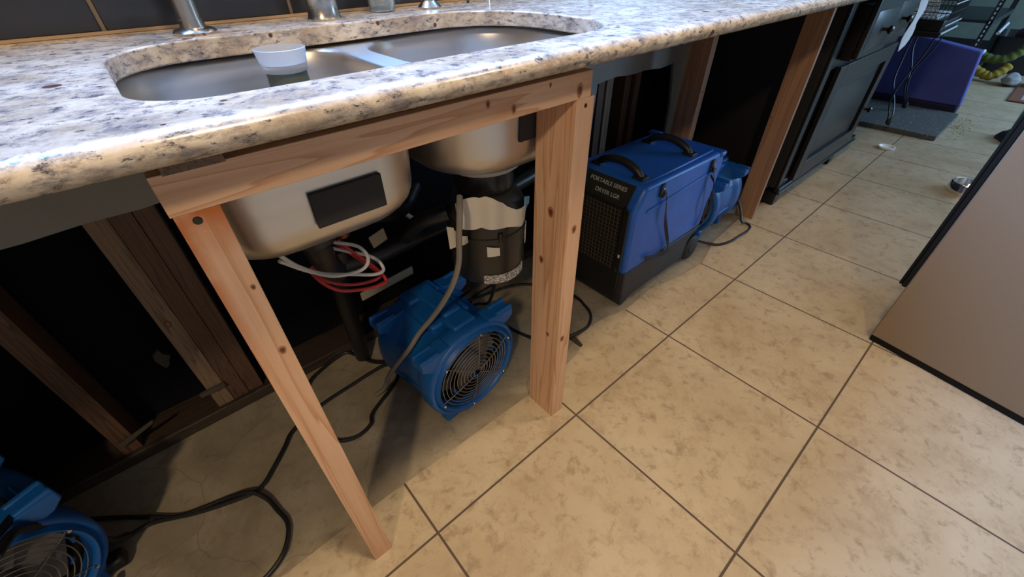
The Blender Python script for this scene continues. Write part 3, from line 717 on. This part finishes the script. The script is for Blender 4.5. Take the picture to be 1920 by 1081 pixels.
cord([(-.05,.275,.385),(-.045,.28,.33),(-.02,.35,.20),(.03,.48,.08),(.05,.56,.004),(.12,.60),(.3,.60)], 'black power cord hanging from the disposal to the floor', .0045)
cord([(-.058,.28,.385),(-.09,.33,.30),(-.12,.44,.18),(-.10,.56,.05),(-.06,.63,.004)], 'second black cable hanging from the disposal behind the fan', .0045)
cord([(1.02,.26,.02),(1.05,.225,.008),(1.068,.19,.006),(1.09,.160,.006),(1.153,.139,.006),(1.22,.135,.006),(1.285,.130,.006),(1.335,.140,.006),(1.345,.165,.01),(1.325,.180,.02),(1.340,.205,.06),(1.35,.25,.12)], 'black power cord lying on tile beside the dehumidifier wheel')
cord([(-1.02,.30,.30),(-1.01,.36,.27),(-1.0,.40,.18),(-.99,.42,.06),(-.975,.44,.02)], 'thick black cord draped over the left air mover top', .008)
cord([(-1.10,.24,.28),(-1.06,.27,.305),(-1.03,.33,.30),(-1.02,.40,.27),(-1.05,.47,.25)], 'black cord crossing the lid of the left air mover', .007)
b = B(); bx(b, -1.035, -.985, .385, .42, .0, .03); tag(obj('plug_connector', b, M['rubber'], bevel=.006), 'black plug connector lying by the left air mover', 'plug')
b = B(); bx(b, -1.020, -1.006, .352, .368, .0, .02); tag(obj('plug_tip', b, M['green'], bevel=.004), 'tiny bright green plug end at the bottom edge left of the cords', 'plug')
# broken tile debris line on the slab
b = B(); loft(b, [[(.205,.165,z),(.228,.168,z),(.222,.24,z),(.212,.30,z),(.205,.24,z)] for z in (-.006,-.002)]); tag(obj('tile_debris', b, M['plate_wood']), 'dark strip of broken tile debris on the slab right of the knotty leg', 'debris')

# ------------------------------------------------------------------ things on the counter
fc = thing('faucet', 'brushed nickel kitchen faucet behind the left sink bowl', 'faucet', (-.445, .505, .912))
b = B(); lathe(b, (0,0,0), [(.0,.0),(.030,.0),(.031,.003),(.027,.007),(.018,.009),(.016,.02),(.0155,.20),(.017,.205),(.0,.21)], 32, cap=False); obj('body', b, M['nickel'], fc, smooth=True, angle=45)
b = B(); tube(b, spline([(0,0,.20),(0,0,.30),(-.01,-.05,.38),(-.02,-.13,.39),(-.025,-.18,.33),(-.025,-.19,.27)], 8), .012, 14); obj('spout', b, M['nickel'], fc, smooth=True)
b = B(); lathe(b, (.014,0,.075), [(.0,0),(.014,0),(.0155,.004),(.0155,.040),(.013,.046),(.0,.046)], 24, 'X', cap=False)
tube(b, [(.052,0,.082),(.075,-.01,.105),(.10,-.02,.135)], [.006,.005,.004], 10); obj('lever', b, M['nickel'], fc, smooth=True, angle=45)
sd = thing('sprayer_base', 'wide brushed nickel sprayer holder behind the sink divider', 'sprayer', (-.232, .515, .912))
b = B(); lathe(b, (0,0,0), [(.0,0),(.029,0),(.030,.003),(.0275,.008),(.0265,.034),(.029,.040),(.029,.045),(.024,.049),(.022,.075),(.0,.076)], 32, cap=False); obj('body', b, M['nickel'], sd, smooth=True, angle=40)
gl = thing('drinking_glass', 'clear glass tumbler standing behind the right sink bowl', 'glass', (-.098, .545, .912))
b = B(); lathe(b, (0,0,0), [(.0,.004),(.022,.004),(.024,.008),(.028,.10),(.030,.10),(.026,.002),(.022,0),(.0,0)], 28, cap=False); obj('tumbler', b, M['glass'], gl, smooth=True, angle=50)
sp = thing('soap_dispenser', 'small flared nickel soap dispenser base behind the right bowl', 'dispenser', (.002, .525, .912))
b = B(); lathe(b, (0,0,0), [(.0,0),(.024,0),(.025,.003),(.020,.008),(.0135,.014),(.012,.03),(.012,.07),(.0,.072)], 28, cap=False); obj('body', b, M['nickel'], sp, smooth=True, angle=40)
b = B(); tube(b, [(.118,.545,.914),(.126,.55,.920),(.132,.55,.926),(.150,.555,.932)], .003, 8); tag(obj('wire_hook', b, M['rubber'], smooth=True), 'thin black curved wire on the counter behind the right bowl', 'wire')
b = B(); lathe(b, (.176,.545,.912), [(.0,0),(.007,0),(.007,.012),(.006,.04),(.0,.041)], 16, cap=False); tag(obj('metal_tip', b, M['chrome'], smooth=True, angle=40), 'small upright silver metal tip behind the right end of the sink', 'utensil')

# ------------------------------------------------------------------ dark cabinet
cb = thing('base_cabinet', 'espresso black base cabinet with raised panel door at the counter end', 'cabinet', (1.62, .17, 0))
Wc = 1.04
b = B(); bx(b, 0, Wc, .012, .48, .085, .878); obj('carcass', b, M['cabside'], cb, bevel=.003)
b = B(); bx(b, .0, .055, .0, .012, .085, .878); bx(b, Wc-.10, Wc, .0, .012, .085, .878); bx(b, .055, Wc-.10, .0, .012, .845, .878); bx(b, .055, Wc-.10, .0, .012, .60, .64); bx(b, .055, Wc-.10, .0, .012, .085, .115)
obj('face_frame', b, M['cabinet'], cb, bevel=.003)
b = B(); bx(b, -.004, Wc+.05, -.012, .012, .060, .092); bx(b, -.004, Wc+.05, -.018, .012, .060, .072); obj('base_molding', b, M['cabinet'], cb, bevel=.004, seg=3)
for x0 in (.0, .74):
    b = B(); poly_prism(b, [(x0, 0), (x0+.055, 0), (x0+.085, .062), (x0, .062)], -.006, .06); obj('foot', box(x0, x0+.05, .40, .47, 0, .086), M['cabinet'], cb, bevel=.004); obj('foot', b, M['cabinet'], cb, bevel=.004)
b = B(); x0, x1, z0, z1 = .115, .95, .10, .605
bx(b, x0, x0+.085, -.020, -.0, z0, z1); bx(b, x1-.085, x1, -.020, 0, z0, z1); bx(b, x0+.085, x1-.085, -.020, 0, z0, z0+.075); bx(b, x0+.085, x1-.085, -.020, 0, z1-.075, z1); bx(b, x0+.085, x1-.085, -.004, 0, z0+.075, z1-.075)
dr_ = obj('door', b, M['cabinet'], cb, bevel=.005, seg=3)
b = B(); loft(b, [[(x, y, z) for x, z in ((x0+.125+i, z0+.115+i), (x1-.125-i, z0+.115+i), (x1-.125-i, z1-.115-i), (x0+.125+i, z1-.115-i))] for y, i in ((-.004, 0), (-.015, .035))]); obj('raised_panel', b, M['cabinet'], dr_, bevel=.002)
b = B(); lathe(b, (x1-.03, -.020, .28), [(.0,-.034),(.010,-.034),(.016,-.027),(.014,-.018),(.006,-.012),(.006,0)], 20, 'Y', cap=False); obj('knob', b, M['knob'], dr_, smooth=True, angle=50)
for x0, x1, yo in ((.12, .48, -.055), (.52, .95, -.022)):
    b = B(); bx(b, x0, x1, yo, yo+.02, .635, .845); bx(b, x0+.012, x1-.012, yo+.02, .012, .625, .82)
    d_ = obj('drawer', b, M['cabinet'], cb, bevel=.005, seg=3)
    b = B(); loft(b, [[(x, y, z) for x, z in ((x0+.04+i, .655+i), (x1-.04-i, .655+i), (x1-.04-i, .80-i), (x0+.04+i, .80-i))] for y, i in ((yo, 0), (yo-.008, .02))]); obj('drawer_panel', b, M['cabinet'], d_, bevel=.002)
    b = B(); lathe(b, ((x0+x1)/2, yo-.008, .728), [(.0,-.034),(.010,-.034),(.017,-.027),(.014,-.018),(.006,-.012),(.006,0)], 20, 'Y', cap=False); obj('knob', b, M['knob'], d_, smooth=True, angle=50)
# white cloth hanging at the cabinet end
b = B(); rings = []
for k in range(12):
    z = .86 - k*.024; xa = 2.60 + .004*k; xc = xa + .15 - .02*(k/11)**2; wv = .006*math.sin(k*.9)
    rings.append([(xa, .150+wv, z-.004*k), ((xa+xc)/2, .140-wv, z-.002*k), (xc, .150+wv, z), (xc, .153+wv, z), ((xa+xc)/2, .143-wv, z-.002*k), (xa, .153+wv, z-.004*k)])
loft(b, rings); tag(obj('dish_towel', b, M['cloth'], smooth=True), 'strip of white cloth hanging at the right end of the black cabinet', 'towel')

# added cabinet, out of view left of the opening, blocks lamp light there
nb = thing('added_shade_cabinet', 'espresso black base cabinet added out of view left of the open bay, blocks lamp light', 'cabinet', (-1.95, .03, 0))
obj('carcass', box(0, .66, .02, .60, .10, .878), M['cabside'], nb, bevel=.003)
obj('toe_kick', box(0, .66, .07, .60, .0, .10), M['cabside'], nb)
for i in range(2):
    d_ = obj('door', box(.01+.325*i, .325+.325*i, 0, .02, .12, .86), M['cabinet'], nb, bevel=.004)
    b = B(); lathe(b, (.29+.075*i, 0, .7), [(.0,-.034),(.010,-.034),(.016,-.027),(.014,-.018),(.006,-.012),(.006,0)], 16, 'Y', cap=False); obj('knob', b, M['knob'], d_, smooth=True)

# ------------------------------------------------------------------ refrigerator (side toward the camera)
fr = thing('refrigerator', 'tall refrigerator with brownish grey side and black edged door at right', 'refrigerator', (.927, -.44, 0), -math.radians(9.1))
b = B(); bx(b, 0, .62, -.78, 0, .022, 1.75); obj('body', b, M['fridge'], fr, bevel=.004)
b = B(); bx(b, .004, .60, -.77, -.003, .0, .024); obj('base_strip', b, M['blackm'], fr, bevel=.003)
b = B(); bx(b, .003, .617, .0005, .012, .215, 1.74); obj('door_gasket', b, M['blackm'], fr, bevel=.002)
b = B(); bx(b, .010, .62, .012, .022, .215, 1.74); obj('door', b, M['blackm'], fr, bevel=.004)

# ------------------------------------------------------------------ beyond the cabinet
pb = thing('pet_bowl', 'shiny stainless pet bowl on the floor beside the refrigerator door', 'bowl', (2.49, -.435, 0))
b = B(); lathe(b, (0,0,0), [(.0,.006),(.045,.008),(.058,.020),(.064,.050),(.069,.052),(.072,.048),(.078,.004),(.078,.0),(.0,.0)], 32, cap=False); obj('bowl', b, M['chrome'], pb, smooth=True, angle=40)
b = B(); rnd = random.Random(8); ring = []
rings = [[(3.62+(.11*s)*math.cos(a)*rr[i], -.475+(.07*s)*math.sin(a)*rr[i], z) for i, a in enumerate([2*PI*k/12 for k in range(12)])] for rr in [[rnd.uniform(.7,1.15) for _ in range(12)]] for s, z in ((1,.0),(1,.02),(.7,.05),(.3,.06))]
loft(b, rings); tag(obj('black_cloth', b, M['bin'], smooth=True), 'crumpled black cloth on the tile beside the refrigerator beyond the bowl', 'cloth')
mt = tag(obj('floor_mat', box(3.26, 3.95, -.16, .56, .0, .030), M['mat'], bevel=.003), 'dark grey floor mat strewn with bird seed under the cage stand', 'mat')
# purple fabric panel leaning behind the mat
pn = thing('foam_panel', 'purple fabric covered foam panel with navy underside behind the mat', 'panel', (3.97, -.10, .0))
b = B(); loft(b, [[(x, -.035, .070), (x, .60, .070), (x+.05, .60, .50), (x+.05, .025, .41)] for x, z in ((.0, .0), (.10, .0))]); obj('cover', b, M['purple'], pn, bevel=.010, seg=3)
b = B(); bx(b, -.002, .14, -.03, .60, .0, .070); obj('underside', b, M['navy'], pn, bevel=.012, seg=3)
# bird cage on a curved-leg stand
cg = thing('bird_cage', 'black wire bird cage with newspaper lined tray on curved metal legs', 'cage', (3.28, .10, .02))
b = B(); bx(b, 0, .46, 0, .46, .530, .560); bx(b, .01, .45, .01, .45, .560, .620); obj('tray', b, M['tray'], cg, bevel=.004)
for z, t_ in ((.548, .010), (.590, .007), (.70, .006)):
    b = B(); bx(b, -.002, .462, -.006, -.001, z, z+t_); o = obj('side_trim', b, M['barlight'], cg, bevel=.001); o['label'] = 'pale bluish side trim'
b = B(); bx(b, .012, .448, .05, .448, .621, .632)
for k in range(5): bx(b, -.001, .005, .06+.004*k, .445-.02*k, .635+k*.018, .649+k*.018)
o = obj('newspaper', b, M['news'], cg); o['label'] = 'crumpled pale newspaper'
b = B()
for k in range(24): x = k*.02; tube(b, [(x,0,.62),(x,0,1.15)], .0016, 4); tube(b, [(x,.46,.62),(x,.46,1.15)], .0016, 4); tube(b, [(0,x,.62),(0,x,1.15)], .0016, 4); tube(b, [(.46,x,.62),(.46,x,1.15)], .0016, 4)
for z in (.655,.72,.80,.95,1.15):
    tube(b, [(0,0,z),(.46,0,z),(.46,.46,z),(0,.46,z),(0,0,z)], .0028, 5)
obj('wire_bars', b, M['cagebar'], cg)
for P in ([(.05,.13,.53),(.03,.12,.40),(-.01,.10,.28),(-.02,.04,.16),(-.05,.01,.09),(-.07,.01,.035)],
          [(.05,.02,.53),(.03,.03,.42),(.0,.06,.28),(-.03,.06,.16),(-.045,.03,.09),(-.055,.02,.035)],
          [(.40,.03,.53),(.38,.04,.42),(.36,.08,.28),(.30,.05,.17),(.40,.03,.09),(.44,.04,.035)],
          [(.40,.16,.53),(.38,.15,.42),(.36,.10,.30),(.32,.07,.18),(.42,.05,.09),(.46,.05,.035)]):
    b = B(); tube(b, spline(P, 8), .0045, 8); obj('leg', b, M['cagebar'], cg, smooth=True)
for x, y in ((-.065,.015), (.455,.045)):
    b = B(); lathe(b, (x, y-.01, .052), [(.0,-.012),(.018,-.012),(.022,-.006),(.022,.006),(.018,.012),(.0,.012)], 18, 'Y', cap=False); obj('caster', b, M['rubber'], cg, smooth=True)
b = B(); rnd = random.Random(5)
for k in range(200):
    x, y = (rnd.uniform(3.3,3.94), rnd.uniform(-.15,.4)) if k < 90 else (rnd.gauss(3.72,.16), rnd.gauss(-.22,.035))
    z = .0305 if 3.27 < x < 3.94 and y > -.155 else .0005; r = rnd.uniform(.0015,.0045)
    bx(b, x-r, x+r, y-r*.6, y+r*.6, z, z+.002)
o = tag(obj('bird_seed', b, M['seed']), 'scattered bird seed on and beside the dark mat', 'seed'); o['kind'] = 'stuff'
b = B(); lathe(b, (2.90,.01,0), [(.0,.004),(.03,.004),(.040,.014),(.045,.014),(.042,.002),(.0,.0)], 24, cap=False); tag(obj('plastic_lid', b, M['lid'], smooth=True, angle=40), 'small clear plastic lid lying on the tile before the mat', 'dish')  # a clear plastic lid lying on the floor
# shelving unit with perforated posts
sh = thing('metal_shelving', 'dark metal shelving with perforated upright posts behind the bird cage', 'shelving', (4.75, .02, 0))
for x, y in ((0,0), (0,.55), (1.1,0), (1.1,.55)):
    b = B(); bx(b, x, x+.035, y, y+.004, 0, 1.7); bx(b, x, x+.004, y, y+.035, 0, 1.7)
    u = obj('upright', b, M['shelf'], sh)
    if (x, y) == (0, 0):
        b = B()
        for k in range(36): bx(b, x-.001, x, y+.012, y+.022, .2+k*.03, .216+k*.03)
        obj('slot', b, M['barlight'], u); 
for z in (.12, .50, .88, 1.3):
    b = B(); bx(b, 0, 1.13, 0, .58, z, z+.02); bx(b, -.002, 1.13, -.003, .0, z-.02, z+.02); obj('shelf_board', b, M['shelf'], sh, bevel=.002)
b = B(); tube(b, [(5.15,-.02,.40),(5.5,-.02,.44)], .012, 8); tag(obj('pale_rod', b, M['barlight'], smooth=True), 'pale short rod leaning by the shelving, upper one', 'rod')
b = B(); tube(b, [(4.72,-.01,.26),(5.0,-.015,.29)], .012, 8); tag(obj('pale_rod', b, M['barlight'], smooth=True), 'pale short rod by the shelving just above the purple panel corner', 'rod')
cr = thing('storage_bin', 'open black storage bin near the far wall holding plum cloth', 'bin', (5.95, -.42, 0))
b = B(); rings = [rrect(0-i, .55+i, -i, .42+i, .04, 4) for i in (0, .03, .035, .025, -.005)]
loft(b, [[(x, y, z) for x, y in r] for r, z in zip(rings, (.0, .30, .30, .30, .02))], cap=False); b.faces.new([b.verts.new((x, y, .01)) for x, y in rings[0]]); obj('bin_body', b, M['bin'], cr, smooth=True, angle=40)
def blob(name, c, r, mm, label, cat, seed=1, amp=.18, z0=None):
    b = B(); bmesh.ops.create_icosphere(b, subdivisions=3, radius=1); rnd = random.Random(seed); ph = [rnd.uniform(0, 6) for _ in range(6)]
    for v in b.verts:
        p = v.co; s = 1+amp*(math.sin(4*p.x+ph[0])*math.sin(3*p.y+ph[1])+.6*math.sin(7*p.z+ph[2])*math.sin(5*p.x+ph[3]))
        v.co = Vector((c[0]+p.x*r[0]*s, c[1]+p.y*r[1]*s, max(c[2]+p.z*r[2]*s, z0 if z0 is not None else .001)))
    return tag(obj(name, b, M[mm], smooth=True, angle=180), label, cat)
blob('plum_cloth', (6.18,-.22,.30), (.20,.14,.09), 'plum', 'plum coloured cloth heaped in the black bin', 'cloth', 3, z0=.03)
def rope(name, P, r, mm, label):
    b = B(); S = spline(P, 8); tube(b, S, [r*(1+.10*math.sin(i*1.3)) for i in range(len(S))], 10); return tag(obj(name, b, M[mm], smooth=True), label, 'plush toy')
rope('plush_toy', [(5.45,.02,.09),(5.43,-.06,.06),(5.42,-.12,.05),(5.44,-.17,.09),(5.47,-.20,.14)], .035, 'plushy', 'yellow plush toy limb on the floor right of the purple panel')
rope('plush_toy', [(5.52,.04,.19),(5.50,-.05,.17),(5.49,-.14,.18),(5.50,-.20,.23),(5.52,-.23,.28)], .035, 'plushg', 'green plush toy lying above the yellow one by the black bin')
blob('grey_slipper', (5.38,-.27,.05), (.10,.06,.05), 'greyc', 'pale grey slipper beside the yellow plush toy', 'slipper', 5)
blob('taupe_pillow', (5.45,-.50,.06), (.14,.16,.06), 'taupe', 'dark taupe rolled pillow on the floor at the right edge', 'pillow', 6)
rg = thing('small_rug', 'pale small rug with reddish brown border at the top right edge', 'rug', (4.75,-.335,0))
b = B(); bx(b, 0, .60, -.50, 0, 0, .012); obj('border', b, M['brown'], rg, bevel=.003)
b = B(); bx(b, .07, .53, -.43, -.07, .012, .0135); obj('centre', b, M['rugc'], rg)

# ceiling fixtures for the lamps
for (x, y), lb in (((-.35,-.30), 'flush round ceiling lamp above the sink leg'), ((-1.9,-1.45), 'flush round ceiling lamp behind the camera'), ((.8,-.38), 'flush round ceiling lamp above the walkway')):
    t = thing('ceiling_lamp', lb, 'lamp', (x, y, 2.5)); b = B(); lathe(b, (0,0,0), [(.0,-.002),(.10,-.002),(.17,-.02),(.18,-.06),(.165,-.06),(.15,-.03),(.0,-.02)], 32, cap=False); obj('shade', b, M['white'], t, smooth=True)
